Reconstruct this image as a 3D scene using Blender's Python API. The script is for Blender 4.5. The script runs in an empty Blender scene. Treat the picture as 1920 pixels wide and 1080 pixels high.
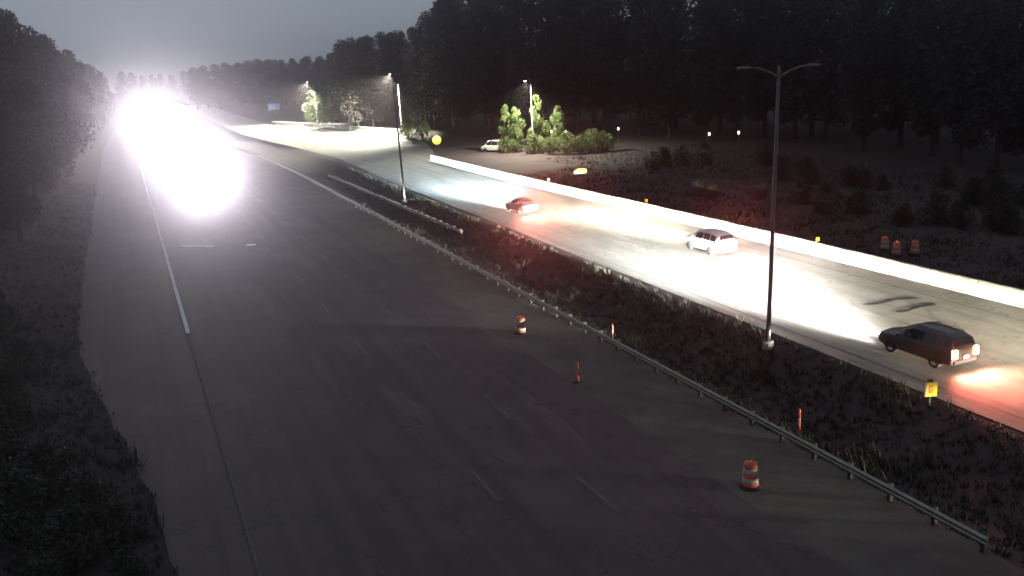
import bpy, bmesh, math, random
from mathutils import Vector, Matrix
random.seed(11)
R = math.radians
scene = bpy.context.scene
COL = scene.collection

# ------------------------------------------------------------------ camera
cam_d = bpy.data.cameras.new('camera')
cam_d.sensor_width = 36.0
cam_d.lens = 1663 / 1920 * 36
cam_d.clip_start = 0.5
cam_d.clip_end = 3000
cam = bpy.data.objects.new('camera', cam_d)
COL.objects.link(cam)
YAW, PITCH, ROLL = R(22.803), R(14.77), R(3.0)
fwd = Vector((math.sin(YAW) * math.cos(PITCH), math.cos(YAW) * math.cos(PITCH), -math.sin(PITCH)))
rgt = Vector((math.cos(YAW), -math.sin(YAW), 0))
upv = rgt.cross(fwd)
r2 = rgt * math.cos(ROLL) - upv * math.sin(ROLL)
u2 = rgt * math.sin(ROLL) + upv * math.cos(ROLL)
M = Matrix((r2, u2, -fwd)).transposed().to_4x4()
M.translation = Vector((0, 0, 16))
cam.matrix_world = M
scene.camera = cam

# ------------------------------------------------------------------ night sky and exposure
world = bpy.data.worlds.new('World')
scene.world = world
world.use_nodes = True
nt = world.node_tree
nt.nodes.clear()
w_out = nt.nodes.new('ShaderNodeOutputWorld')
w_bg = nt.nodes.new('ShaderNodeBackground')
w_tc = nt.nodes.new('ShaderNodeTexCoord')
w_nz = nt.nodes.new('ShaderNodeTexNoise')
w_nz.inputs['Scale'].default_value = 1.6
w_nz.inputs['Detail'].default_value = 5
w_rp = nt.nodes.new('ShaderNodeValToRGB')
w_rp.color_ramp.elements[0].position = 0.3
w_rp.color_ramp.elements[0].color = (0.225, 0.27, 0.32, 1)
w_rp.color_ramp.elements[1].position = 0.75
w_rp.color_ramp.elements[1].color = (0.285, 0.335, 0.385, 1)
nt.links.new(w_tc.outputs['Generated'], w_nz.inputs['Vector'])
nt.links.new(w_nz.outputs['Fac'], w_rp.inputs['Fac'])
nt.links.new(w_rp.outputs['Color'], w_bg.inputs['Color'])
nt.links.new(w_bg.outputs['Background'], w_out.inputs['Surface'])
w_bg.inputs['Strength'].default_value = 1.0

scene.view_settings.view_transform = 'Standard'
scene.view_settings.look = 'None'
scene.view_settings.exposure = 0
scene.view_settings.gamma = 1
scene.view_settings.use_curve_mapping = False
scene.render.engine = 'CYCLES'
scene.cycles.use_denoising = True
scene.cycles.max_bounces = 5
scene.cycles.volume_bounces = 0
scene.cycles.transparent_max_bounces = 6
scene.cycles.use_light_tree = True

# strengths of the lamps on the vehicles and in the street (radiant intensity, W/sr)
I_ONCOMING = 800.0
I_HEAD = 140000.0
I_TAIL = 330.0
I_STREET = 2600.0
HAZE_DENSITY = 0.0011

# ------------------------------------------------------------------ helpers
def tag(o, label=None, cat=None, group=None, kind=None):
    if label: o['label'] = label
    if cat: o['category'] = cat
    if group: o['group'] = group
    if kind: o['kind'] = kind
    return o

def link(name, me, parent=None, loc=None, rz=0.0):
    o = bpy.data.objects.new(name, me)
    COL.objects.link(o)
    if parent: o.parent = parent
    if loc is not None: o.location = loc
    if rz: o.rotation_euler = (0, 0, rz)
    return o

def empty(name, loc=(0, 0, 0), rz=0.0):
    o = bpy.data.objects.new(name, None)
    COL.objects.link(o)
    o.location = loc
    o.rotation_euler = (0, 0, rz)
    o.empty_display_size = 0.3
    return o

def copy_tree(o, parent=None):
    c = o.copy()
    COL.objects.link(c)
    if parent is not None: c.parent = parent
    for ch in list(o.children): copy_tree(ch, c)
    return c

def relabel(o, label):
    o['label'] = label
    return o

def mat(name, col, rough=0.8, metal=0.0, noise=0.0, nscale=5.0, bump=0.0, bscale=40.0, spec=0.3, col2=None, detail=6):
    m = bpy.data.materials.new(name)
    m.use_nodes = True
    t = m.node_tree
    b = t.nodes['Principled BSDF']
    b.inputs['Roughness'].default_value = rough
    b.inputs['Metallic'].default_value = metal
    b.inputs['Specular IOR Level'].default_value = spec
    c = (*col, 1)
    b.inputs['Base Color'].default_value = c
    tc = None
    if noise > 0 or col2 or bump > 0:
        tc = t.nodes.new('ShaderNodeTexCoord')
    if noise > 0 or col2:
        n = t.nodes.new('ShaderNodeTexNoise')
        n.inputs['Scale'].default_value = nscale
        n.inputs['Detail'].default_value = detail
        n.inputs['Roughness'].default_value = 0.65
        rp = t.nodes.new('ShaderNodeValToRGB')
        rp.color_ramp.elements[0].position = 0.32
        rp.color_ramp.elements[1].position = 0.68
        if col2:
            rp.color_ramp.elements[0].color = c
            rp.color_ramp.elements[1].color = (*col2, 1)
        else:
            rp.color_ramp.elements[0].color = (*[x * (1 - noise) for x in col], 1)
            rp.color_ramp.elements[1].color = (*[min(1, x * (1 + noise)) for x in col], 1)
        t.links.new(tc.outputs['Object'], n.inputs['Vector'])
        t.links.new(n.outputs['Fac'], rp.inputs['Fac'])
        t.links.new(rp.outputs['Color'], b.inputs['Base Color'])
    if bump > 0:
        n2 = t.nodes.new('ShaderNodeTexNoise')
        n2.inputs['Scale'].default_value = bscale
        n2.inputs['Detail'].default_value = 4
        bp = t.nodes.new('ShaderNodeBump')
        bp.inputs['Strength'].default_value = bump
        bp.inputs['Distance'].default_value = 0.05
        t.links.new(tc.outputs['Object'], n2.inputs['Vector'])
        t.links.new(n2.outputs['Fac'], bp.inputs['Height'])
        t.links.new(bp.outputs['Normal'], b.inputs['Normal'])
    return m

def glow(name, col, strength):
    m = bpy.data.materials.new(name)
    m.use_nodes = True
    b = m.node_tree.nodes['Principled BSDF']
    b.inputs['Base Color'].default_value = (*[min(1, c) for c in col], 1)
    b.inputs['Emission Color'].default_value = (*col, 1)
    b.inputs['Emission Strength'].default_value = strength
    return m

def leafmat(name, a, bcol, scale=0.5):
    m = mat(name, a, rough=0.7, col2=bcol, nscale=scale, spec=0.25, detail=3)
    return m

class MB:
    """collects shapes into one mesh"""
    def __init__(s): s.v = []; s.f = []
    def box(s, c, d, rz=0.0, taper=1.0):
        x, y, z = (q / 2 for q in d); n = len(s.v); cs, sn = math.cos(rz), math.sin(rz)
        for sz, k in ((-1, 1.0), (1, taper)):
            for sx, sy in ((-1, -1), (1, -1), (1, 1), (-1, 1)):
                px, py = sx * x * k, sy * y * k
                s.v.append((c[0] + px * cs - py * sn, c[1] + px * sn + py * cs, c[2] + sz * z))
        for q in ((3, 2, 1, 0), (4, 5, 6, 7), (0, 1, 5, 4), (1, 2, 6, 5), (2, 3, 7, 6), (3, 0, 4, 7)):
            s.f.append(tuple(n + i for i in q))
        return s
    def tube(s, pts, rad, seg=8, cap=True):
        pts = [Vector(p) for p in pts]; n0 = len(s.v)
        if not hasattr(rad, '__len__'): rad = [rad] * len(pts)
        for i, p in enumerate(pts):
            d = (pts[min(i + 1, len(pts) - 1)] - pts[max(i - 1, 0)]).normalized()
            a = d.cross(Vector((0, 0, 1)) if abs(d.z) < 0.9 else Vector((1, 0, 0))).normalized(); b = d.cross(a)
            for k in range(seg):
                t = 2 * math.pi * k / seg
                s.v.append(tuple(p + (a * math.cos(t) + b * math.sin(t)) * rad[i]))
        for i in range(len(pts) - 1):
            for k in range(seg):
                q = n0 + i * seg; k2 = (k + 1) % seg
                s.f.append((q + k, q + seg + k, q + seg + k2, q + k2))
        if cap:
            s.f.append(tuple(n0 + k for k in range(seg)))
            e = n0 + (len(pts) - 1) * seg
            s.f.append(tuple(e + k for k in reversed(range(seg))))
        return s
    def lathe(s, prof, c=(0, 0, 0), seg=16):
        n0 = len(s.v)
        for r_, z in prof:
            for k in range(seg):
                t = 2 * math.pi * k / seg
                s.v.append((c[0] + r_ * math.cos(t), c[1] + r_ * math.sin(t), c[2] + z))
        for i in range(len(prof) - 1):
            for k in range(seg):
                q = n0 + i * seg; k2 = (k + 1) % seg
                s.f.append((q + k, q + k2, q + seg + k2, q + seg + k))
        s.f.append(tuple(n0 + k for k in reversed(range(seg))))
        e = n0 + (len(prof) - 1) * seg
        s.f.append(tuple(e + k for k in range(seg)))
        return s
    def prism(s, poly, y0, y1):
        """polygon in x,z extruded along y"""
        n = len(s.v); m = len(poly)
        for y in (y0, y1):
            for x, z in poly: s.v.append((x, y, z))
        for k in range(m):
            k2 = (k + 1) % m
            s.f.append((n + k, n + k2, n + m + k2, n + m + k))
        s.f.append(tuple(n + k for k in reversed(range(m))))
        s.f.append(tuple(n + m + k for k in range(m)))
        return s
    def quad(s, a, b, c, d):
        n = len(s.v); s.v += [a, b, c, d]; s.f.append((n, n + 1, n + 2, n + 3)); return s
    def mesh(s, name, m, smooth=False, fix=True):
        me = bpy.data.meshes.new(name)
        me.from_pydata(s.v, [], s.f)
        if fix:
            bm = bmesh.new(); bm.from_mesh(me)
            bmesh.ops.recalc_face_normals(bm, faces=bm.faces[:])
            bm.to_mesh(me); bm.free()
        if smooth: me.shade_smooth()
        if m: me.materials.append(m)
        me.update()
        return me
    def build(s, name, m, parent=None, smooth=False, loc=None, fix=True):
        return link(name, s.mesh(name, m, smooth, fix), parent, loc)

def bevel(o, w=0.02, seg=2):
    md = o.modifiers.new('edge_round', 'BEVEL'); md.width = w; md.segments = seg; md.limit_method = 'ANGLE'
    return o

def aim_lamp(name, parent, loc, target, intensity, col, cone=60, blend=0.4, radius=0.08):
    """spot lamp: one of the lights of a vehicle or street lamp; intensity in W/sr"""
    d = bpy.data.lights.new(name, 'SPOT')
    d.energy = intensity * 4 * math.pi
    d.color = col
    d.spot_size = R(cone); d.spot_blend = blend
    d.shadow_soft_size = radius
    o = bpy.data.objects.new(name, d)
    COL.objects.link(o)
    o.parent = parent
    o.location = loc
    o.rotation_euler = (Vector(target) - Vector(loc)).to_track_quat('-Z', 'Y').to_euler()
    return o

def low_beam(name, parent, loc, intensity, col):
    """dipped headlight: strongest just under a soft horizontal cut-off, weaker towards the near road, wider to the right"""
    o = aim_lamp(name, parent, loc, Vector(loc) + Vector((0, 10, 0)), 1.0, col, 130, 0.3, 0.08)
    d = o.data
    d.energy = 4 * math.pi
    d.use_nodes = True
    t = d.node_tree; t.nodes.clear()
    out = t.nodes.new('ShaderNodeOutputLight'); em = t.nodes.new('ShaderNodeEmission')
    tc = t.nodes.new('ShaderNodeTexCoord'); sp = t.nodes.new('ShaderNodeSeparateXYZ')
    t.links.new(tc.outputs['Normal'], sp.inputs[0])
    def m(op, a, b=None, c=None):
        n = t.nodes.new('ShaderNodeMath'); n.operation = op
        for i, q in enumerate((a, b, c)):
            if q is None: continue
            if isinstance(q, (int, float)): n.inputs[i].default_value = q
            else: t.links.new(q, n.inputs[i])
        return n.outputs[0]
    x, y, z = sp.outputs
    az = m('ABSOLUTE', z)
    down = m('MULTIPLY', m('DIVIDE', y, az), BEAM_SIGN)              # tangent of the angle below the horizon
    side = m('MULTIPLY', m('DIVIDE', x, az), -BEAM_SIGN)             # positive to the right
    near = m('POWER', m('DIVIDE', 0.042, m('MAXIMUM', down, 0.042)), 2.7)
    rise = t.nodes.new('ShaderNodeMapRange'); rise.interpolation_type = 'SMOOTHSTEP'
    rise.inputs['From Min'].default_value = -0.030; rise.inputs['From Max'].default_value = 0.016
    t.links.new(down, rise.inputs['Value'])
    wid = m('ADD', 0.13, m('MULTIPLY', m('GREATER_THAN', side, 0.0), 0.24))
    q = m('DIVIDE', side, wid)
    lat = m('EXPONENT', m('MULTIPLY', m('MULTIPLY', q, q), -0.5))
    lat = m('ADD', m('MULTIPLY', lat, 0.94), 0.05)
    st = m('MULTIPLY', m('MULTIPLY', near, lat), m('MULTIPLY', rise.outputs[0], intensity))
    t.links.new(st, em.inputs['Strength'])
    em.inputs['Color'].default_value = (1, 1, 1, 1)
    t.links.new(em.outputs[0], out.inputs[0])
    return o
BEAM_SIGN = -1.0

# ------------------------------------------------------------------ materials
ASPHALT_L = mat('worn_asphalt', (0.064, 0.045, 0.050), 0.8, noise=0.22, nscale=0.35, bump=0.5, bscale=25)
def wear(m, cx, lane, dark, crack):
    """wheel tracks along y, darker repair patches and a crack network in the colour of an asphalt material"""
    t = m.node_tree; b = t.nodes['Principled BSDF']
    src = b.inputs['Base Color'].links[0].from_socket
    tc = t.nodes.new('ShaderNodeTexCoord')
    def mp(sc):
        n = t.nodes.new('ShaderNodeMapping'); n.inputs['Scale'].default_value = sc
        t.links.new(tc.outputs['Object'], n.inputs[0]); return n.outputs[0]
    def mix(a, bcol, fac, blend='MIX'):
        n = t.nodes.new('ShaderNodeMix'); n.data_type = 'RGBA'; n.blend_type = blend
        t.links.new(a, n.inputs[6]); n.inputs[7].default_value = (*bcol, 1); t.links.new(fac, n.inputs[0]); return n.outputs[2]
    def ramp(v, a, c, inv=False):
        n = t.nodes.new('ShaderNodeMapRange'); n.inputs[1].default_value = a; n.inputs[2].default_value = c
        n.inputs[3].default_value = 1 if inv else 0; n.inputs[4].default_value = 0 if inv else 1
        t.links.new(v, n.inputs[0]); return n.outputs[0]
    n1 = t.nodes.new('ShaderNodeTexNoise'); n1.inputs['Scale'].default_value = 1; n1.inputs['Detail'].default_value = 5
    t.links.new(mp((1.1, 0.025, 1)), n1.inputs['Vector'])
    c = mix(src, dark, ramp(n1.outputs['Fac'], 0.48, 0.66))
    n2 = t.nodes.new('ShaderNodeTexNoise'); n2.inputs['Scale'].default_value = 1; n2.inputs['Detail'].default_value = 2
    t.links.new(mp((0.45, 0.07, 1)), n2.inputs['Vector'])
    c = mix(c, (dark[0] * 1.9, dark[1] * 1.8, dark[2] * 1.8), ramp(n2.outputs['Fac'], 0.60, 0.66))
    vo = t.nodes.new('ShaderNodeTexVoronoi'); vo.feature = 'DISTANCE_TO_EDGE'; vo.inputs['Scale'].default_value = 1
    nn = t.nodes.new('ShaderNodeTexNoise'); nn.inputs['Scale'].default_value = 0.8
    t.links.new(tc.outputs['Object'], nn.inputs['Vector'])
    va = t.nodes.new('ShaderNodeVectorMath'); va.operation = 'MULTIPLY_ADD'
    t.links.new(nn.outputs['Color'], va.inputs[0]); va.inputs[1].default_value = (0.6, 0.6, 0); t.links.new(mp((0.18, 0.11, 1)), va.inputs[2])
    t.links.new(va.outputs[0], vo.inputs['Vector'])
    c = mix(c, crack, ramp(vo.outputs['Distance'], 0.004, 0.010, True))
    t.links.new(c, b.inputs['Base Color'])
wear(ASPHALT_L, 0, 3.5, (0.044, 0.031, 0.035), (0.040, 0.029, 0.032))
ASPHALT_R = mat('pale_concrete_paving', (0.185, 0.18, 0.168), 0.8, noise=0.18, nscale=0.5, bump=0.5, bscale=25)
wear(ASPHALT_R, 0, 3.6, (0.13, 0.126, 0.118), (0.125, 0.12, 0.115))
GRAVEL = mat('pale_gravel', (0.062, 0.047, 0.045), 0.95, col2=(0.105, 0.090, 0.080), nscale=0.4, bump=0.8, bscale=14)
EARTH = mat('grassy_earth', (0.024, 0.018, 0.019), 0.95, col2=(0.040, 0.028, 0.029), nscale=0.25, bump=1.0, bscale=5)
PAINT = mat('road_paint', (0.052, 0.045, 0.048), 0.7, col2=(0.105, 0.096, 0.10), nscale=1.6)
PAINT_PALE = mat('pale_road_paint', (0.42, 0.42, 0.41), 0.6, col2=(0.7, 0.7, 0.69), nscale=2.0)
DARK_LINE = mat('dark_line', (0.012, 0.012, 0.013), 0.5)
GRASS = leafmat('grass_blades', (0.010, 0.012, 0.008), (0.024, 0.023, 0.016), 0.25)
LEAF_D = [leafmat('dark_leaves', (0.014, 0.016, 0.011), (0.033, 0.031, 0.025), 0.35),
          leafmat('dusky_leaves', (0.016, 0.015, 0.014), (0.036, 0.032, 0.030), 0.3)]
LEAF_G = leafmat('fresh_leaves', (0.035, 0.060, 0.016), (0.090, 0.110, 0.036), 1.2)
BARK = mat('bark', (0.032, 0.026, 0.022), 0.9, noise=0.4, nscale=3, bump=0.8, bscale=12)
CONCRETE = mat('barrier_concrete', (0.34, 0.33, 0.31), 0.85, noise=0.35, nscale=1.2, bump=0.3, bscale=30)
GALV = mat('galvanised_steel', (0.23, 0.215, 0.19), 0.36, metal=0.9, noise=0.2, nscale=2.0, bump=0.1)
POSTWOOD = mat('weathered_post', (0.026, 0.022, 0.020), 0.9, noise=0.3, nscale=6)
POLE = mat('pole_steel', (0.095, 0.088, 0.095), 0.6, metal=0.2, noise=0.12, nscale=3)
DARKMETAL = mat('dark_metal', (0.06, 0.06, 0.065), 0.5, metal=0.4)
RUBBER = mat('black_rubber', (0.02, 0.02, 0.021), 0.85, noise=0.2, nscale=10)
ORANGE = mat('orange_plastic', (0.42, 0.085, 0.04), 0.55, noise=0.12, nscale=6)
WHITEBAND = mat('white_sheeting', (0.27, 0.245, 0.24), 0.5, noise=0.08, nscale=8)
GLASS = mat('tinted_glass', (0.015, 0.017, 0.02), 0.06, spec=0.6)
CHROME = mat('alloy', (0.55, 0.55, 0.56), 0.3, metal=0.9)
PLATE = mat('number_plate', (0.7, 0.7, 0.68), 0.4)
BLACKTRIM = mat('black_trim', (0.02, 0.02, 0.022), 0.55)
YELLOW = mat('yellow_sheeting', (0.85, 0.62, 0.05), 0.4, noise=0.06, nscale=8)
REDMARK = mat('orange_red_print', (0.72, 0.20, 0.07), 0.45)
BLUE = mat('blue_sheeting', (0.03, 0.10, 0.45), 0.4)
CLAY = mat('house_siding', (0.45, 0.42, 0.36), 0.8, noise=0.1, nscale=2)

HEAD_LENS = glow('headlamp_lens', (1.0, 0.98, 0.95), 60)
TAIL_LENS = glow('tail_lens', (1.0, 0.085, 0.04), 28)
TAIL_BRIGHT = glow('brake_lens', (1.0, 0.24, 0.07), 90)
LAMP_LENS = glow('street_lamp_lens', (0.95, 1.0, 0.98), 12)
LAMP_DIM = glow('dim_lamp_lens', (0.95, 1.0, 0.98), 2.0)
YELLOW_SIGN_GLOW = glow('yellow_sign_glow', (0.85, 0.85, 0.02), 1.0)  # sign face emits, standing in for headlight thrown back by its sheeting
YELLOW_PANEL_GLOW = glow('yellow_panel_glow', (0.80, 0.78, 0.16), 0.95)  # yellow board face given its own emission
WARM_LENS = glow('warm_lens', (1.0, 0.88, 0.55), 2.5)

# ------------------------------------------------------------------ setting
def sheet(name, poly, z, m, parent=None, kind='structure'):
    me = bpy.data.meshes.new(name)
    me.from_pydata([(x, y, z) for x, y in poly], [], [tuple(range(len(poly)))])
    me.materials.append(m)
    bm = bmesh.new(); bm.from_mesh(me)
    bmesh.ops.recalc_face_normals(bm, faces=bm.faces[:])
    for f in bm.faces:
        if f.normal.z < 0: f.normal_flip()
    bm.to_mesh(me); bm.free()
    o = link(name, me, parent)
    if kind: o['kind'] = kind
    return o

def strip(name, left, right, z, m, parent=None, kind='structure'):
    """ribbon between two polylines with the same number of points"""
    mb = MB(); n = len(left)
    mb.v = [(x, y, z) for x, y in left] + [(x, y, z) for x, y in right]
    mb.f = [(i, n + i, n + i + 1, i + 1) for i in range(n - 1)]
    o = mb.build(name, m, parent)
    for p in o.data.polygons:
        if p.normal.z < 0: p.flip()
    if kind: o['kind'] = kind
    return o

def ground_sheet():
    xs = [(-900, -0.05), (22.85, -0.05), (23.2, -1.3), (31.4, -1.3), (31.75, -0.05), (900, -0.05)]
    mb = MB()
    for y in (-900, 900): mb.v += [(x, y, z) for x, z in xs]
    n = len(xs)
    mb.f = [(i, i + 1, n + i + 1, n + i) for i in range(n - 1)]
    o = mb.build('ground', EARTH, fix=False); o['kind'] = 'structure'
ground_sheet()

def relief(name, x0, x1, y0, y1, nx, ny, fn, m):
    mb = MB()
    for j in range(ny + 1):
        for i in range(nx + 1):
            x = x0 + (x1 - x0) * i / nx; y = y0 + (y1 - y0) * j / ny
            mb.v.append((x, y, fn(x, y)))
    for j in range(ny):
        for i in range(nx):
            a = j * (nx + 1) + i
            mb.f.append((a, a + 1, a + nx + 2, a + nx + 1))
    o = mb.build(name, m, smooth=True, fix=False)
    o['kind'] = 'structure'
    return o

def nz(x, y, s=1.0):
    return (math.sin(x * 1.7 * s + y * 0.9 * s) + math.sin(x * 0.7 * s - y * 1.3 * s + 2) + math.sin(y * 2.1 * s + x * 0.3 * s + 5)) / 3

def bank_z(x, y):
    t = max(0.0, min(1.0, (-5.3 - x) / 9.0))
    return 0.0 + 1.6 * t * t * (3 - 2 * t) + 0.12 * nz(x, y, 0.8) * min(1, t * 8) - 0.02
def median_z(x, y):
    u = (x - 23.0) / 8.6
    e = max(0.0, min(1.0, min(u, 1 - u) * 3.2))
    return e * (-0.62 + 0.10 * nz(x, y, 0.9)) - 0.03
relief('left_bank', -30, -0.4, -5, 260, 40, 150, bank_z, EARTH)
relief('median_grass', 22.7, 31.95, -5, 215, 24, 150, median_z, EARTH)
relief('verge', 46.6, 62, 5, 140, 18, 80, lambda x, y: max(0, min(1, (x - 46.6) / 4)) * (0.15 + 0.15 * nz(x, y, 0.7)) - 0.02, EARTH)

# left carriageway
def left_edge(y):
    t = max(0.0, min(1.0, (y - 24) / 42)); e = -0.5 - 4.3 * t * t * (3 - 2 * t)
    if y > 220: e += 6.5 * min(1.0, (y - 220) / 200)
    return e + (0.22 * nz(y * 0.9, y * 0.35, 1.0) if y < 160 else 0)
EY = [-20 + 1.5 * k for k in range(130)] + [190, 220, 260, 300, 340, 420, 520]
lc = strip('left_carriageway', [(left_edge(y_), y_) for y_ in EY], [(18.6, y_) for y_ in EY], 0.0, ASPHALT_L)
strip('hard_shoulder', [(18.6, -20), (18.6, 250), (18.6, 520)], [(23.2, -20), (23.2, 250), (23.2, 520)], -0.004, GRAVEL)

def line(parent, name, x0, y0, x1, y1, w=0.15, z=0.006):
    d = Vector((x1 - x0, y1 - y0)); n = Vector((-d.y, d.x)).normalized() * w / 2
    k = max(1, int(d.length / 6)); mb = MB()
    for i in range(k):
        a = Vector((x0, y0)) + d * i / k; b = Vector((x0, y0)) + d * (i + 1) / k
        mb.quad((a.x - n.x, a.y - n.y, z), (b.x - n.x, b.y - n.y, z), (b.x + n.x, b.y + n.y, z), (a.x + n.x, a.y + n.y, z))
    o = mb.build(name, PAINT, parent)
    for p in o.data.polygons:
        if p.normal.z < 0: p.flip()
    return o

line(lc, 'edge_line', 1.85, 57.5, 1.75, 240, 0.24).data.materials[0] = PAINT_PALE
line(lc, 'edge_line', 1.98, 15, 1.85, 57.2, 0.10)  # near stretch of the line darker than the far one
for x, y0 in ((10.75, 27.8), (14.2, 25.2)):
    for k in range(-1, 19):
        y = y0 + 9.6 * k
        line(lc, 'lane_dash', x, y, x, y + 3.1, 0.16)
line(lc, 'cross_mark', 3.4, 88.4, 6.1, 86.2, 0.45).data.materials[0] = PAINT_PALE
line(lc, 'cross_mark', 8.9, 84.6, 9.7, 84.3, 0.4).data.materials[0] = PAINT_PALE

# right carriageway with the slip road joining from the right
RL = [(31.8, -20), (31.9, 30), (32.1, 60), (32.3, 110), (32.8, 135), (33.4, 153), (31.6, 178), (29.0, 205), (27.0, 230), (26.5, 262), (26.5, 330), (26.5, 460)]
RR = [(47.2, -20), (47.0, 30), (46.4, 66), (44.9, 112), (44.6, 134), (50.0, 152), (55.0, 172), (56.0, 196), (47.2, 232), (38.6, 260), (37.5, 330), (37.5, 460)]
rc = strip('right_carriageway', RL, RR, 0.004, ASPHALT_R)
line(rc, 'edge_line', 33.0, -10, 33.0, 150, 0.16, 0.010)
line(rc, 'edge_line', 45.2, -10, 44.0, 132, 0.16, 0.010)
for k in range(16):
    y = 14 + 9.6 * k
    line(rc, 'lane_dash', 39.2, y, 39.2, y + 3.1, 0.15, 0.010)
for (a, b, c, d) in ((40.1, 39.75, 43.9, 39.35), (40.5, 37.55, 43.7, 37.75)):
    mb = MB(); pts = []
    for i in range(9):
        t = i / 8
        pts.append((a + (c - a) * t, b + (d - b) * t + 0.12 * math.sin(t * 9 + a)))
    for i in range(8):
        w0, w1 = 0.16 + 0.07 * math.sin(i * 2.0), 0.16 + 0.07 * math.sin((i + 1) * 2.0)
        (xa, ya), (xb, yb) = pts[i], pts[i + 1]
        mb.quad((xa, ya - w0, 0.012), (xb, yb - w1, 0.012), (xb, yb + w1, 0.012), (xa, ya + w0, 0.012))
    o = mb.build('dark_streak', DARK_LINE, rc)  # two dark wavy lines across the lane

# ------------------------------------------------------------------ concrete barriers
JERSEY = [(-0.32, 0), (0.30, 0), (0.30, 0.08), (0.16, 0.30), (0.10, 0.96), (0.05, 1.0), (-0.09, 1.0), (-0.14, 0.96), (-0.20, 0.30), (-0.32, 0.08)]
def barrier(name, pts, label, seg=3.6):
    root = empty(name, (*pts[0], 0))
    tag(root, label, 'concrete barrier')
    me_cache = {}
    P = [Vector((*p, 0)) for p in pts]
    for a, b in zip(P, P[1:]):
        L = (b - a).length; n = max(1, round(L / seg)); l = L / n
        key = round(l, 2)
        if key not in me_cache:
            me_cache[key] = MB().prism(JERSEY, 0.025, l - 0.025).mesh('barrier_segment', CONCRETE)
        ang = math.atan2(-(b - a).x, (b - a).y)
        for i in range(n):
            p = a + (b - a) * i / n
            o = link('barrier_segment', me_cache[key], root, p - P[0] + Vector((random.uniform(-.015, .015), 0, random.uniform(0, .01))))
            o.rotation_euler = (0, 0, ang + random.uniform(-.002, .002))
    return root
bar = barrier('concrete_barrier', [(47.3, 10), (47.3, 34), (46.7, 66), (45.1, 112), (44.7, 137)], 'long white concrete barrier along the outer edge of the right carriageway')
barrier('concrete_barrier', [(56.6, 194), (47.6, 233), (38.9, 261.5)], 'short far concrete barrier beside the bright slip road curve')

def delineator(x, y, m, label):
    root = empty('barrier_reflector', (x, y, 1.0))
    tag(root, label, 'reflector', 'reflectors standing on the barrier')
    MB().box((0, 0, 0.06), (0.10, 0.10, 0.12)).build('bracket', DARKMETAL, root)
    bevel(MB().box((0, -0.02, 0.26), (0.30, 0.06, 0.28)).build('reflector_face', m, root), 0.02)  # face material emits in place of the light a reflector throws back
    return root
delineator(45.65, 95.6, glow('pink_reflector_glow', (1.0, 0.25, 0.30), 0.8), 'small pink reflector on top of the barrier at the level of the reddish car')
delineator(46.45, 75.0, glow('orange_reflector_glow', (1.0, 0.22, 0.03), 0.7), 'small orange reflector on top of the barrier, between the yellow panel and the dark pole')
delineator(46.95, 51.5, glow('amber_reflector_glow', (1.0, 0.55, 0.03), 1.0), 'amber reflector on top of the barrier just right of the tall pole')

# ------------------------------------------------------------------ guard rails
WPROF = [(0.0, -0.155), (0.05, -0.145), (0.085, -0.10), (0.085, -0.06), (0.03, -0.015), (0.03, 0.015), (0.085, 0.06), (0.085, 0.10), (0.05, 0.145), (0.0, 0.155)]
def guard_rail(x_of, y0, y1, label, face=-1, z=0.0):
    root = empty('guard_rail', (x_of(y0), y0, z))
    tag(root, label, 'guard rail')
    L = 3.81
    mb = MB(); n = len(WPROF)
    for y in (0.0, L + 0.1):
        for (d, z) in WPROF: mb.v.append((face * d, y, z))
    for k in range(n - 1): mb.f.append((k, k + 1, n + k + 1, n + k))
    for y in (0.0, L + 0.1):
        for (d, z) in WPROF: mb.v.append((face * (d - 0.012), y, z))
    for k in range(n - 1): mb.f.append((2 * n + k, 3 * n + k, 3 * n + k + 1, 2 * n + k + 1))
    rail = mb.mesh('rail', GALV)
    post = MB().box((0, 0, 0.33), (0.15, 0.15, 0.74)).mesh('post', POSTWOOD)
    block = MB().box((face * 0.0, 0, 0), (0.14, 0.13, 0.33)).mesh('spacer_block', POSTWOOD)
    k = 0; y = y0
    while y < y1:
        xa, xb = x_of(y), x_of(y + L)
        o = link('rail', rail, root, (xa - x_of(y0) + (0.004 if k % 2 else 0) * face, y - y0, 0.56 + random.uniform(-.01, .01)))
        o.rotation_euler = (0, 0, -math.atan2(xb - xa, L))
        for q in (0.3, 2.2):
            xp = x_of(y + q) - x_of(y0)
            po = link('post', post, root, (xp - face * 0.235, y + q - y0, 0)); 
            link('spacer_block', block, po, (face * 0.148, 0, 0.56))
        y += L; k += 1
    return root
def gx(y): return 22.75 - max(0, (y - 120) / 68) ** 2 * 2.4
guard_rail(gx, 17, 196, 'long steel guard rail along the median edge of the left carriageway')
guard_rail(lambda y: 27.7 - (y - 83) * 0.02, 78, 128, 'short steel guard rail in the middle of the median beside the far pole', face=-1, z=-0.55)

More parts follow.
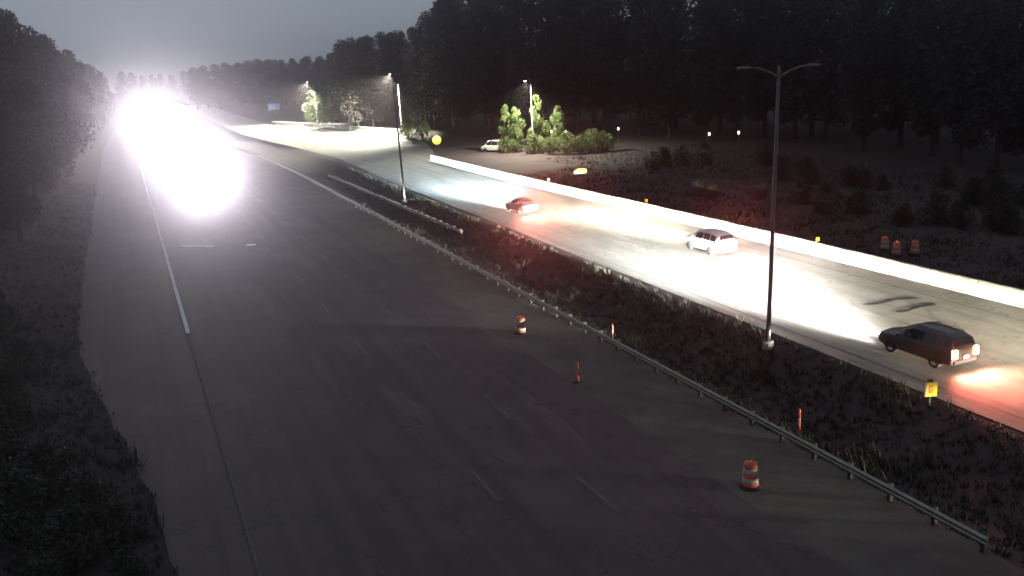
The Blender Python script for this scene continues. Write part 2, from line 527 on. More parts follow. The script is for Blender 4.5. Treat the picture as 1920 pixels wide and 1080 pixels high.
# ------------------------------------------------------------------ poles
def light_pole(x, y, h, label, lit=None, lean=0.0, arms=(1, -1)):
    root = empty('light_pole', (x, y, median_z(x, y) + 0.06), rz=0)
    h -= median_z(x, y)
    tag(root, label, 'light pole', 'tall light poles in the median')
    root.rotation_euler = (0, R(lean), 0)
    MB().lathe([(0.30, -0.15), (0.30, 0.28), (0.24, 0.34)], seg=14).build('footing', CONCRETE, root)
    MB().box((0, 0, 0.37), (0.42, 0.42, 0.05)).build('base_plate', POLE, root)
    MB().lathe([(0.135, 0.39), (0.125, 2.0), (0.11, h * 0.5), (0.085, h), (0.03, h + 0.08)], seg=14).build('pole', POLE, root, smooth=True)
    bevel(MB().box((-0.125, 0, 1.0), (0.03, 0.13, 0.28)).build('access_door', DARKMETAL, root), 0.01)
    for s in arms:
        a = MB().tube([(0, 0, h - 0.5), (s * 0.5, 0, h - 0.25), (s * 1.2, 0, h - 0.02), (s * 1.9, 0, h + 0.05)], [0.05, 0.045, 0.04, 0.035], 8).build('arm', POLE, root, smooth=True)
        lum = MB()
        lum.v = []; 
        lum.box((s * 2.2, 0, h + 0.06), (0.75, 0.30, 0.12), taper=0.75)
        lo = bevel(lum.build('luminaire', POLE, root), 0.03)
        MB().box((s * 2.25, 0, h - 0.025), (0.42, 0.22, 0.05)).build('lens', lit or BLACKTRIM, lo)
    return root
light_pole(30.55, 37.0, 14.6, 'tall grey unlit pole standing in the median, cutting across the bright road', lean=1.1)
light_pole(29.4, 101.4, 12.7, 'shorter looking far pole in the median with a white lit foot', lean=-1.0)

def street_lamp(x, y, h, rz, label, I, reach=0.0, cone=150):
    root = empty('street_lamp', (x, y, 0), rz)
    tag(root, label, 'street lamp', 'lit street lamps beyond the barrier')
    MB().lathe([(0.16, -0.05), (0.16, 0.8), (0.10, 0.9), (0.06, h)], seg=12).build('pole', POLE, root, smooth=True)
    MB().tube([(0, 0, h - 0.3), (0.5, 0, h), (1.3, 0, h + 0.12)], [0.05, 0.045, 0.04], 8).build('arm', POLE, root, smooth=True)
    hd = bevel(MB().box((1.65, 0, h + 0.14), (0.9, 0.34, 0.16), taper=0.7).build('lamp_head', POLE, root), 0.04)
    MB().lathe([(0.02, -0.16), (0.16, -0.11), (0.22, 0.0)], (1.7, 0, h + 0.06), 14).build('lens', LAMP_LENS, hd, smooth=True)
    aim_lamp('lamp_light', root, (1.7, 0, h - 0.15), (1.7 + reach, 0, 0), I, (1.0, 0.98, 0.76), cone, 0.4, 0.2)
    return root
street_lamp(61.0, 133.0, 11.7, R(215), 'lit street lamp rising among the tall green trees beyond the barrier', I_STREET * 2.2)
street_lamp(57.6, 196.5, 13.0, R(180), 'tall lit street lamp behind the far median pole, lighting the slip road', I_STREET * 14.0, 7.5, 138)
street_lamp(48.6, 246.0, 11.4, R(190), 'lit street lamp above the bright round green tree at the road bend', I_STREET * 12.0, 6.0, 140)

# ------------------------------------------------------------------ signs
def marker_panel():
    root = empty('marker_sign', (31.0, 26.6, -0.05), R(-22))
    tag(root, 'small square yellow sign with an orange mark at the near edge of the right carriageway', 'sign')
    MB().box((0, 0.05, 0.40), (0.07, 0.05, 1.45)).build('post', DARKMETAL, root)
    bevel(MB().box((0, 0, 0.78), (0.56, 0.02, 0.66)).build('panel', YELLOW, root), 0.01)
    MB().box((-0.235, -0.013, 0.78), (0.07, 0.004, 0.62)).build('pale_edge', WHITEBAND, root)
    mk = MB()
    mk.box((-0.06, -0.013, 0.78), (0.09, 0.005, 0.36)); mk.box((0.03, -0.013, 0.94), (0.10, 0.005, 0.08)); mk.box((0.03, -0.013, 0.66), (0.12, 0.005, 0.10)); mk.box((0.07, -0.013, 0.79), (0.07, 0.005, 0.13))
    mk.build('printed_mark', REDMARK, root)
    MB().box((-0.05, 0.05, 1.17), (0.22, 0.10, 0.14)).build('cap', DARKMETAL, root)
    return root
marker_panel()

def yellow_sign():
    root = empty('round_yellow_sign', (52.1, 155.7, 0), R(-18))
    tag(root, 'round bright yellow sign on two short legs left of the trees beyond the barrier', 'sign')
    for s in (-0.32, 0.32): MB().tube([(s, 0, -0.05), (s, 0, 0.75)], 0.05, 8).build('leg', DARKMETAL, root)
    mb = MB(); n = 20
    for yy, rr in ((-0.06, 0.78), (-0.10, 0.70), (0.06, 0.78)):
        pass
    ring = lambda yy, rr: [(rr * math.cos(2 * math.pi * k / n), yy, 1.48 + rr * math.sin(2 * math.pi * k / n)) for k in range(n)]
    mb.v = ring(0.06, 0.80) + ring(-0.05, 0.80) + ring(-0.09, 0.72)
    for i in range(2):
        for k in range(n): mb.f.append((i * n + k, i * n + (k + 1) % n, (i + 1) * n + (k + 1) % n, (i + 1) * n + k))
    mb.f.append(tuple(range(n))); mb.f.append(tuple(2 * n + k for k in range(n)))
    mb.build('disc', YELLOW_SIGN_GLOW, root)
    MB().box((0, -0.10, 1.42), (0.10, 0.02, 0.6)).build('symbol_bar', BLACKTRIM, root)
yellow_sign()

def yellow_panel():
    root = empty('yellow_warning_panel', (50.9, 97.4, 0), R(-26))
    tag(root, 'low bright yellow panel standing behind the barrier right of the reddish car', 'sign')
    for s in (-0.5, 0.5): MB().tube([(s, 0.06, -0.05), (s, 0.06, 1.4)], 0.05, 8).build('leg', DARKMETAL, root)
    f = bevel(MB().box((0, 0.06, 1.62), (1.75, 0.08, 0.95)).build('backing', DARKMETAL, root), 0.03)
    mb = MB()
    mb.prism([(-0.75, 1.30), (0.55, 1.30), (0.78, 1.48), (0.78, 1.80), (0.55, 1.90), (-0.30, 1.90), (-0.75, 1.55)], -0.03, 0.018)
    mb.build('panel_face', YELLOW_PANEL_GLOW, root)
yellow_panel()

def guide_sign():
    root = empty('guide_sign', (48.2, 316, 0), R(-8))
    tag(root, 'small distant blue road sign left of the round green tree', 'sign')
    for s in (-1.2, 1.2): MB().tube([(s, 0.08, -0.05), (s, 0.08, 3.4)], 0.08, 8).build('post', POLE, root)
    MB().box((0, 0, 2.6), (4.0, 0.06, 2.2)).build('panel', BLUE, root)
    MB().box((-0.5, -0.036, 2.4), (1.8, 0.01, 0.9)).build('white_patch', WHITEBAND, root)
guide_sign()

# ------------------------------------------------------------------ drums, cones and tubes of the road works
def drum():
    root = empty('traffic_drum')
    MB().lathe([(0.42, 0.0), (0.42, 0.05), (0.33, 0.09)], seg=18).build('rubber_base', RUBBER, root)
    zs = [0.09, 0.24, 0.42, 0.60, 0.78, 0.97]
    rs = [0.30, 0.29, 0.275, 0.26, 0.245, 0.225]
    for i in range(5):
        MB().lathe([(rs[i], zs[i]), (rs[i] * 0.99 + 0.004, zs[i] + 0.015), (rs[i + 1] + 0.012, zs[i + 1] - 0.015), (rs[i + 1], zs[i + 1])], seg=18).build('band', ORANGE if i % 2 == 0 else WHITEBAND, root, smooth=True)
    MB().tube([(-0.10, 0, 0.96), (-0.08, 0, 1.07), (0.08, 0, 1.07), (0.10, 0, 0.96)], 0.018, 6).build('handle', ORANGE, root)
    return root
def tube_post():
    root = empty('channel_post')
    MB().lathe([(0.22, 0.0), (0.22, 0.04), (0.09, 0.10)], seg=12).build('rubber_base', RUBBER, root)
    MB().lathe([(0.065, 0.10), (0.065, 0.56)], seg=12).build('lower_tube', ORANGE, root, smooth=True)
    MB().lathe([(0.068, 0.56), (0.068, 0.66)], seg=12).build('white_band', WHITEBAND, root, smooth=True)
    MB().lathe([(0.065, 0.66), (0.065, 1.02), (0.04, 1.08)], seg=12).build('upper_tube', ORANGE, root, smooth=True)
    return root
G = 'orange road work markers'
d0 = drum(); d0.location = (19.4, 24.3, 0); tag(d0, 'orange and white striped drum nearest to the camera, on the pale shoulder', 'traffic drum', G)
d1 = copy_tree(d0); d1.location = (19.8, 46.1, 0); relabel(d1, 'far orange drum on the pavement side of the guard rail, farthest on the shoulder')
p0 = tube_post(); p0.location = (18.9, 37.1, 0); tag(p0, 'slim reddish post on the shoulder between two striped drums', 'channel post', G)
p1 = copy_tree(p0); p1.location = (24.9, 28.0, median_z(24.9, 28.0)); relabel(p1, 'slim orange post in the dark grass behind the guard rail')
p2 = copy_tree(p0); p2.location = (23.9, 42.4, median_z(23.9, 42.4)); relabel(p2, 'slim post just behind the guard rail, left of the tall grey pole')
for i, (x, y) in enumerate(((50.9, 47.6), (52.3, 47.2), (51.6, 49.4))):
    c = copy_tree(d0); c.location = (x, y, 0.2)
    relabel(c, ('orange drum behind the barrier, leftmost of three together', 'orange drum behind the barrier, rightmost of three together', 'orange drum behind the barrier, set back between two others')[i])

# ------------------------------------------------------------------ vehicles
def lerp_prof(prof, y):
    for (a, *p), (b, *q) in zip(prof, prof[1:]):
        if a <= y <= b:
            t = (y - a) / (b - a)
            return [u + (v - u) * t for u, v in zip(p, q)]
    return list(prof[-1][1:]) if y > prof[-1][0] else list(prof[0][1:])

KINDS = {
 # station y (rear -> front): z_bottom, z_belt, z_top, half width body, half width roof
 'suv': [(-2.35, 0.42, 0.98, 1.02, 0.84, 0.76), (-2.30, 0.34, 1.02, 1.20, 0.92, 0.74), (-2.12, 0.28, 1.05, 1.62, 0.95, 0.68), (-1.7, 0.25, 1.06, 1.74, 0.96, 0.68),
         (-0.6, 0.24, 1.05, 1.78, 0.97, 0.69), (0.2, 0.24, 1.04, 1.75, 0.97, 0.69), (0.75, 0.24, 1.03, 1.50, 0.97, 0.70), (1.22, 0.24, 1.03, 1.09, 0.96, 0.78),
         (1.8, 0.25, 0.99, 1.03, 0.95, 0.78), (2.2, 0.30, 0.90, 0.95, 0.90, 0.74), (2.38, 0.38, 0.74, 0.78, 0.78, 0.68)],
 'sedan': [(-2.40, 0.42, 0.92, 0.95, 0.80, 0.72), (-2.34, 0.32, 0.96, 1.02, 0.88, 0.74), (-1.75, 0.25, 0.97, 1.08, 0.92, 0.74), (-1.15, 0.23, 0.95, 1.36, 0.93, 0.64),
         (-0.55, 0.22, 0.93, 1.46, 0.93, 0.62), (0.15, 0.22, 0.92, 1.45, 0.93, 0.62), (0.65, 0.22, 0.92, 1.24, 0.93, 0.66), (1.15, 0.22, 0.91, 0.98, 0.93, 0.74),
         (1.75, 0.24, 0.85, 0.90, 0.92, 0.74), (2.2, 0.28, 0.76, 0.81, 0.87, 0.70), (2.40, 0.36, 0.64, 0.68, 0.76, 0.64)],
 'van': [(-2.62, 0.42, 1.10, 1.70, 0.92, 0.80), (-2.58, 0.36, 1.12, 1.98, 0.97, 0.82), (-2.4, 0.30, 1.14, 2.08, 0.99, 0.83), (-1.0, 0.28, 1.14, 2.10, 0.99, 0.84),
         (0.6, 0.28, 1.13, 2.08, 0.99, 0.84), (1.0, 0.28, 1.12, 1.98, 0.99, 0.82), (1.75, 0.28, 1.10, 1.30, 0.98, 0.82), (2.15, 0.30, 1.0, 1.10, 0.96, 0.80),
         (2.5, 0.34, 0.92, 0.98, 0.90, 0.76), (2.62, 0.42, 0.76, 0.80, 0.80, 0.70)],
}
def ring_at(prof, y, off=0.0):
    zb, zl, zt, w, wr = lerp_prof(prof, y)
    z1 = zb + (zl - zb) * 0.35
    return [(0, zb), (w * 0.86, zb), (w * 0.985, zb + 0.06), (w + off, z1), (w * 0.985 + off, zl - 0.10), (w * 0.955 + off, zl), (wr + 0.03 + off, zt - 0.10), (wr - 0.06, zt - 0.015 + off * 0.5), (wr * 0.5, zt + 0.02 + off), (0, zt + 0.03 + off)]

CAR_CACHE = {}
def car_mesh(kind):
    if kind in CAR_CACHE: return CAR_CACHE[kind]
    prof = KINDS[kind]; y0, y1 = prof[0][0], prof[-1][0]
    ys = sorted(set([p[0] for p in prof] + [y0 + (y1 - y0) * i / 30 for i in range(31)]))
    bm = bmesh.new(); rows = []
    for y in ys:
        rg = ring_at(prof, y)
        full = rg + [(-x, z) for x, z in reversed(rg[1:-1])]
        rows.append([bm.verts.new((x, y, z)) for x, z in full])
    n = len(rows[0])
    for a, b in zip(rows, rows[1:]):
        for k in range(n):
            bm.faces.new((a[k], a[(k + 1) % n], b[(k + 1) % n], b[k]))
    bm.faces.new(rows[0]); bm.faces.new(rows[-1])
    bmesh.ops.recalc_face_normals(bm, faces=bm.faces[:])
    me = bpy.data.meshes.new('body'); bm.to_mesh(me); bm.free(); me.shade_smooth()
    CAR_CACHE[kind] = me
    return me

def surf_patch(prof, ya, yb, k0, k1, t0, t1, side, off=0.008, ny=4, nk=3):
    """panel lying just proud of the body: between stations ya..yb and ring fractions"""
    mb = MB(); g = []
    for i in range(ny + 1):
        y = ya + (yb - ya) * i / ny; rg = ring_at(prof, y); row = []
        for j in range(nk + 1):
            s = (k0 + t0) + ((k1 + t1) - (k0 + t0)) * j / nk
            q = min(int(s), len(rg) - 2); t = s - q
            x = rg[q][0] + (rg[q + 1][0] - rg[q][0]) * t; z = rg[q][1] + (rg[q + 1][1] - rg[q][1]) * t
            dx, dz = rg[q + 1][0] - rg[q][0], rg[q + 1][1] - rg[q][1]; l = math.hypot(dx, dz) or 1
            nx_, nz_ = dz / l, -dx / l
            mb.v.append((side * (x + nx_ * off), y, z + nz_ * off)); row.append(len(mb.v) - 1)
        g.append(row)
    for i in range(ny):
        for j in range(nk):
            q = (g[i][j], g[i + 1][j], g[i + 1][j + 1], g[i][j + 1])
            mb.f.append(q if side < 0 else tuple(reversed(q)))
    return mb

def paint(name, c, rough=0.35):
    m = mat(name, c, rough, spec=0.5, noise=0.06, nscale=3)
    m.node_tree.nodes['Principled BSDF'].inputs['Coat Weight'].default_value = 0.5
    return m

def wheel(parent, x, y, s):
    w = MB(); 
    prof = [(0.20, -0.10), (0.315, -0.10), (0.34, -0.06), (0.34, 0.06), (0.315, 0.10), (0.20, 0.10)]
    mb = MB(); n = 20
    for r_, d in prof:
        for k in range(n):
            t = 2 * math.pi * k / n
            mb.v.append((d, r_ * math.cos(t), r_ * math.sin(t)))
    for i in range(len(prof) - 1):
        for k in range(n): mb.f.append((i * n + k, i * n + (k + 1) % n, (i + 1) * n + (k + 1) % n, (i + 1) * n + k))
    t = mb.build('wheel', RUBBER, parent, smooth=True, loc=(x, y, 0.345))
    rim = MB(); rim.v = [(0.085 * s, 0, 0)]
    for k in range(20):
        a = 2 * math.pi * k / 20
        rim.v.append(((0.075 if k % 4 < 2 else 0.05) * s, 0.21 * math.cos(a), 0.21 * math.sin(a)))
    for k in range(20): rim.f.append((0, 1 + k, 1 + (k + 1) % 20))
    rim.build('rim', CHROME, t)
    return t

def vehicle(name, kind, loc, rz, pm, label, cat, group, head=None, tail=None, head_I=0, tail_I=0, head_col=(1, 1, 1), rails=False, head_aim=4.2, cone=44, lens=True, dazzle=False, flare=0):
    prof = KINDS[kind]; y0, y1 = prof[0][0], prof[-1][0]
    root = empty(name, loc, rz); tag(root, label, cat, group)
    me = car_mesh(kind)
    if len(me.materials): me = me.copy(); me.materials.clear()
    me.materials.append(pm)
    body = link('body', me, root)
    sub = body.modifiers.new('smooth', 'SUBSURF'); sub.levels = 1; sub.render_levels = 1
    # glass: side windows, windscreen, rear window lie on the greenhouse
    if kind == 'suv': cuts = [(-1.95, -1.30), (-1.22, -0.38), (-0.30, 0.62)]; ws = (0.72, 1.17); rw = (-2.27, -2.14)
    elif kind == 'sedan': cuts = [(-1.28, -0.98), (-0.92, -0.22), (-0.14, 0.62)]; ws = (0.60, 1.10); rw = (-1.68, -1.18)
    else: cuts = [(-2.3, -1.0), (-0.9, 0.25), (0.35, 1.35)]; ws = (1.05, 1.70); rw = (-2.60, -2.50)
    for s in (1, -1):
        for a, b in cuts:
            surf_patch(prof, a, b, 5, 5, 0.12, 0.90, s, 0.012).build('side_window', GLASS, root, fix=False)
    for nm, (a, b) in (('windscreen', ws), ('rear_window', rw)):
        mb = MB()
        for i in range(5):
            y = a + (b - a) * i / 4; rg = ring_at(prof, y)
            hw = rg[7][0] * 0.97; z = rg[7][1]
            for j in range(5):
                f = -1 + j / 2
                mb.v.append((hw * f, y + (0.02 if nm == 'windscreen' else -0.02), z + 0.045 * (1 - f * f) + 0.022))
        for i in range(4):
            for j in range(4): mb.f.append((i * 5 + j, i * 5 + j + 1, i * 5 + j + 6, i * 5 + j + 5))
        mb.build(nm, GLASS, root, fix=False)
    wb = (y1 - y0) * 0.285
    zb, zl, zt, w, wr = lerp_prof(prof, 0)
    for yy in (wb, -wb - 0.05):
        for s in (1, -1):
            arch = MB(); n = 14
            for xx in (w * 0.80 * s, (w + 0.008) * s):
                for k in range(n + 1):
                    a = math.pi * k / n
                    arch.v.append((xx, yy + 0.42 * math.cos(a), 0.30 + 0.42 * math.sin(a)))
            for k in range(n): arch.f.append((k, k + 1, n + 2 + k, n + 1 + k))
            arch.f.append(tuple(range(n + 1, 2 * n + 2)))
            arch.build('wheel_arch', BLACKTRIM, root)
            wheel(root, (w - 0.075) * s, yy, s)
    # doors: a shut line and a handle for each
    for s in (1, -1):
        for a, b in cuts[-2:]:
            d = surf_patch(prof, a - 0.05, b + 0.06, 2, 4, 0.6, 0.95, s, 0.006).build('door', pm, root, fix=False)
            MB().box(((w + 0.018) * s, a + 0.10, zl - 0.17), (0.03, 0.20, 0.035)).build('handle', BLACKTRIM, d)
        mr = MB().box(((w + 0.10) * s, ws[0] + 0.12, zl + 0.08), (0.22, 0.12, 0.16), taper=0.85).build('mirror', pm, root); bevel(mr, 0.03)
    # lamps front and rear
    fz, rz_ = (0.72, 0.92) if kind != 'sedan' else (0.62, 0.80)
    if kind == 'van': fz, rz_ = 0.80, 1.05
    for s in (1, -1):
        h = MB().box((0.60 * s, y1 - 0.10, fz), (0.36, 0.22, 0.17), taper=0.9).build('headlight', head or CHROME, root); bevel(h, 0.04)
        tl = MB().box((0.70 * s, y0 + 0.02, rz_), (0.30, 0.16, 0.26 if kind == 'sedan' else 0.42), taper=0.9).build('tail_light', tail or REDMARK, root); bevel(tl, 0.03)
        if head_I and not dazzle: low_beam('headlight_beam', root, (0.60 * s, y1 + 0.04, fz), head_I, head_col)
        elif head_I: aim_lamp('headlight_beam', root, (0.60 * s, y1 + 0.04, fz), (0.60 * s + head_aim * 0.05, y1 + head_aim, 0.0), head_I, head_col, cone, 0.9, 0.1).scale = (2.4 if y1 < 3 and head_aim < 20 else 1, 1, 1)
        if flare: aim_lamp('tail_light_flare', root, (0.70 * s, y0 - 0.10, rz_), (0.70 * s, y0 - 4, rz_ + 0.9), flare, (1.0, 0.24, 0.12), 128, 0.7, 0.15)
        if tail_I: aim_lamp('tail_light_glow', root, (0.70 * s, y0 - 0.10, rz_), (0.70 * s + 0.3, y0 - 2.6, 0.0), tail_I, (1.0, 0.20, 0.13), 132, 1.0, 0.12)
    bevel(MB().box((0, y0 + 0.03, 0.50), (1.5, 0.18, 0.20)).build('rear_bumper', BLACKTRIM, root), 0.05)
    bevel(MB().box((0, y1 - 0.07, 0.46), (1.4, 0.20, 0.20)).build('front_bumper', BLACKTRIM, root), 0.05)
    MB().box((0, y0 - 0.065, 0.72 if kind == 'suv' else 0.62), (0.34, 0.02, 0.17)).build('number_plate', PLATE, root)
    if rails:
        for s in (1, -1): MB().tube([(s * 0.60, -1.7, zt + 0.0), (s * 0.60, -1.6, zt + 0.05), (s * 0.60, -0.1, zt + 0.06), (s * 0.60, 0.0, zt + 0.0)], 0.022, 6).build('roof_rail', BLACKTRIM, root)
    return root

GR = 'cars driving away on the right carriageway'
vehicle('suv', 'suv', (35.75, 31.2, 0.004), 0, paint('dark_grey_paint', (0.016, 0.015, 0.021)), 'dark grey car with glowing rear lights, largest on the bright right carriageway', 'car', GR,
        HEAD_LENS, TAIL_BRIGHT, I_HEAD, I_TAIL * 1.3, (0.98, 1.0, 0.95), rails=True)
vehicle('sedan', 'sedan', (36.9, 84.2, 0.004), 0, paint('dark_red_paint', (0.10, 0.025, 0.035)), 'small dark reddish car with red glowing rear, farthest along the right carriageway', 'car', GR,
        HEAD_LENS, TAIL_LENS, I_HEAD * 0.9, I_TAIL * 1.2, (0.66, 0.88, 1.0))
vehicle('suv', 'suv', (41.5, 57.6, 0.004), 0, paint('pale_van_paint', (0.62, 0.60, 0.68)), 'pale car with a glaring white rear close to the barrier, left of the tall pole', 'car', GR,
        HEAD_LENS, TAIL_BRIGHT, I_HEAD * 0.8, I_TAIL * 1.0, (1.0, 0.90, 0.66))
vehicle('sedan', 'sedan', (40.8, 5.0, 0.004), 0, paint('silver_paint', (0.4, 0.4, 0.42)), 'silver car following behind, out of view beyond the right edge', 'car', GR,
        HEAD_LENS, TAIL_LENS, I_HEAD * 0.42, 0, (1.0, 0.91, 0.66))  # unseen car, placed for its headlights on road, barrier and yellow sign
GO = 'oncoming cars on the left carriageway'
for i, (k, x, y, f, lab) in enumerate((('sedan', 8.0, 128, 0.75, 'oncoming car with dazzling headlights, nearest in the left glare'),
        ('sedan', 12.2, 143, 0.95, 'oncoming car second in the dazzling row, in the lane nearer the guard rail'),
        ('suv', 8.4, 164, 1.1, 'oncoming tall car third in the dazzling row on the left carriageway'),
        ('van', 12.4, 196, 1.2, 'oncoming pale van in the middle of the dazzling row'),
        ('sedan', 8.4, 240, 1.9, 'oncoming car far back in the dazzling row beside the rail end'),
        ('suv', 9.0, 345, 4.6, 'oncoming car at the far end of the left carriageway glare'))):
    vehicle('oncoming_car' if k != 'van' else 'oncoming_van', k, (x, y, 0.002), math.pi, paint('oncoming_paint', ((0.3, 0.3, 0.32), (0.05, 0.06, 0.1), (0.2, 0.2, 0.22), (0.6, 0.6, 0.6), (0.25, 0.05, 0.05), (0.02, 0.02, 0.02))[i]), lab, 'car' if k != 'van' else 'van', GO,
            HEAD_LENS, TAIL_LENS, I_ONCOMING * f, 0, (0.955, 0.925, 1.0), head_aim=60, cone=48, dazzle=True)
vehicle('parked_van', 'van', (57.5, 140.6, 0.0), R(35), paint('white_van_paint', (0.7, 0.68, 0.62)), 'white van parked beside the green trees beyond the barrier', 'van', None)

# ------------------------------------------------------------------ small lit lanterns by the wood
def lantern():
    root = empty('post_lantern')
    MB().lathe([(0.12, -0.05), (0.12, 0.1), (0.05, 0.18), (0.05, 1.9)], seg=10).build('post', DARKMETAL, root, smooth=True)
    MB().lathe([(0.10, 1.95), (0.16, 2.05), (0.18, 2.35), (0.14, 2.46)], seg=12).build('lamp_globe', WARM_LENS, root, smooth=True)
    MB().lathe([(0.30, 2.48), (0.06, 2.68), (0.03, 2.78)], seg=12).build('cap', DARKMETAL, root)
    return root
l0 = lantern(); LS = ((70.1, 144.7, 'lit post lantern right of the street lamp trees, leftmost of the pair'), (71.9, 142.5, 'lit post lantern right of the street lamp trees, rightmost of the pair'),
     (80.4, 138.8, 'lone lit post lantern between the lantern pair and the tall pole'), (88.7, 115.6, 'lit post lantern at the wood edge just left of the tall pole'), (84.5, 117.5, 'dimly visible post lantern left of the lantern next to the tall pole'))
for i, (x, y, lab) in enumerate(LS):
    o = l0 if i == 0 else copy_tree(l0)
    o.location = (x, y, 0); tag(o, lab, 'lantern', 'post lanterns along the wood edge')

# ------------------------------------------------------------------ trees
def crown_mesh(name, m, h, rx, n, size, lobes, base=0.22, seed=0):
    """many leaf clumps (small bent faces) spread through the volume of uneven lobes"""
    rnd = random.Random(seed); cs = []
    for i in range(lobes):
        t = i / max(1, lobes - 1)
        z = h * (base + (0.93 - base) * t)
        prof = math.sin(math.pi * min(1, 0.18 + 0.80 * t)) ** 0.7
        a = i * 2.4 + rnd.uniform(-.4, .4); d = rx * 0.62 * prof * rnd.uniform(0.5, 1.0)
        cs.append((Vector((d * math.cos(a), d * math.sin(a), z)), rx * rnd.uniform(0.34, 0.56) * (0.55 + 0.45 * prof)))
    v = []; f = []
    for i in range(n):
        c, r_ = cs[rnd.randrange(lobes)]
        while True:
            p = Vector((rnd.uniform(-1, 1), rnd.uniform(-1, 1), rnd.uniform(-1, 1)))
            if 0.25 < p.length < 1: break
        p = c + p * r_ * Vector((1, 1, 0.8)).length / 1.62
        nrm = Vector((rnd.gauss(0, 1), rnd.gauss(0, 1), rnd.gauss(0.6, 1))).normalized()
        a = nrm.orthogonal().normalized(); b = nrm.cross(a); t = rnd.uniform(0, 6.28)
        a, b = a * math.cos(t) + b * math.sin(t), b * math.cos(t) - a * math.sin(t)
        s = size * rnd.uniform(0.6, 1.3); k = len(v)
        v += [tuple(p - a * s), tuple(p - b * s * 0.5 + nrm * s * .15), tuple(p + a * s), tuple(p + b * s * 0.55 + nrm * s * .15)]
        f.append((k, k + 1, k + 2)); f.append((k, k + 2, k + 3))
    me = bpy.data.meshes.new(name); me.from_pydata(v, [], f); me.materials.append(m); me.update()
    return me, cs

def trunk_mesh(h, cs, r0, seed):
    rnd = random.Random(seed); mb = MB()
    bend = Vector((rnd.uniform(-.03, .03), rnd.uniform(-.03, .03), 0)) * h
    pts = [Vector((0, 0, -0.3)), Vector((0, 0, 0.4)), bend * .3 + Vector((0, 0, h * .3)), bend * .8 + Vector((0, 0, h * .6)), bend + Vector((0, 0, h * .86))]
    mb.tube(pts, [r0 * 1.5, r0, r0 * .75, r0 * .45, r0 * .12], 8)
    for c, r_ in cs[::2]:
        s = Vector((0, 0, max(h * .18, c.z - r_ * 1.1 - h * .05)))
        mb.tube([s, (s + c) / 2 + Vector((0, 0, -r_ * .1)), c], [r0 * .35, r0 * .22, r0 * .07], 5)
    return mb.mesh('trunk', BARK, smooth=True)

PROTO = []
for i in range(6):
    cm, cs = crown_mesh('crown', LEAF_D[i % 2], 24, (5.6, 6.4, 5.0, 6.0, 6.8, 5.2)[i], 5200, 0.34, 13 + i % 4, base=0.16, seed=40 + i)
    PROTO.append((cm, trunk_mesh(24, cs, 0.34, i), 24))
GPROTO = []
for i in range(3):
    cm, cs = crown_mesh('crown', LEAF_G, 9, (2.2, 2.6, 3.6)[i], 6000, 0.13, 11, base=0.2, seed=80 + i)
    GPROTO.append((cm, trunk_mesh(9, cs, 0.14, 20 + i), 9))

def place_tree(proto, x, y, h, name, label, group, z=0.0, wide=1.0):
    cm, tm, h0 = proto; s = h / h0
    root = empty(name, (x, y, z - 0.05), random.uniform(0, 6.28))
    tag(root, label, 'tree', group)
    k = s * wide
    c = link('crown', cm, root); c.scale = (k, k, s)
    t = link('trunk', tm, root); t.scale = (k, k, s)
    return root

RIGHT_WOOD = [(64.9, 182.3, 28.7), (72.4, 178.3, 30.9), (73.8, 160.2, 30.6), (82.2, 158.7, 28.7), (84.4, 151.1, 30.9), (88.6, 145.1, 31.3), (89.4, 136.1, 26.9), (91.3, 127.2, 26.7), (96.4, 125.9, 29.1), (99.7, 123.0, 28.6), (101.9, 118.0, 25.8), (102.8, 111.8, 26.4), (97.2, 98.1, 24.0), (104.0, 97.7, 24.1), (98.5, 87.2, 25.4), (95.3, 80.0, 24.3), (93.8, 73.7, 22.7), (95.5, 70.9, 22.2), (94.1, 65.8, 22.6), (69.5, 194.9, 30.1), (79.0, 198.7, 33.8), (84.7, 192.5, 35), (85.5, 172.6, 35), (97.2, 178.5, 35), (102.6, 168.5, 31.0), (101.6, 152.5, 31.4), (103.0, 139.8, 29.3), (113.3, 139.7, 32.4), (107.7, 120.5, 29.2), (118.1, 121.6, 29.4), (114.7, 108.0, 28.2), (110.4, 97.0, 27.8), (116.2, 96.0, 24.8), (107.5, 83.4, 23.7), (110.7, 80.0, 25.6), (114.5, 77.0, 24.7), (82.2, 221.9, 33.8), (90.7, 212.8, 34.9), (100.9, 200.3, 33.9), (107.7, 190.7, 33.1), (114.7, 179.3, 32.2), (121.2, 166.5, 31.2), (125.4, 156.4, 30.4), (129.3, 144.3, 29.4), (132.3, 131.7, 28.3), (133.8, 120.7, 27.4), (134.4, 109.6, 26.5), (134.1, 101.1, 25.7)]
MID_WOOD = [(66.5, 199.4, 26.0), (65.1, 205.2, 23.4), (68.6, 229.9, 23.3), (64.1, 230.4, 23.2), (56.0, 214.9, 22.2), (52.4, 215.5, 21.7), (49.7, 213.4, 21.2), (84.5, 243.3, 28.9), (83.2, 256.0, 25.5), (72.3, 249.7, 23.6), (62.2, 244.0, 22.7)]
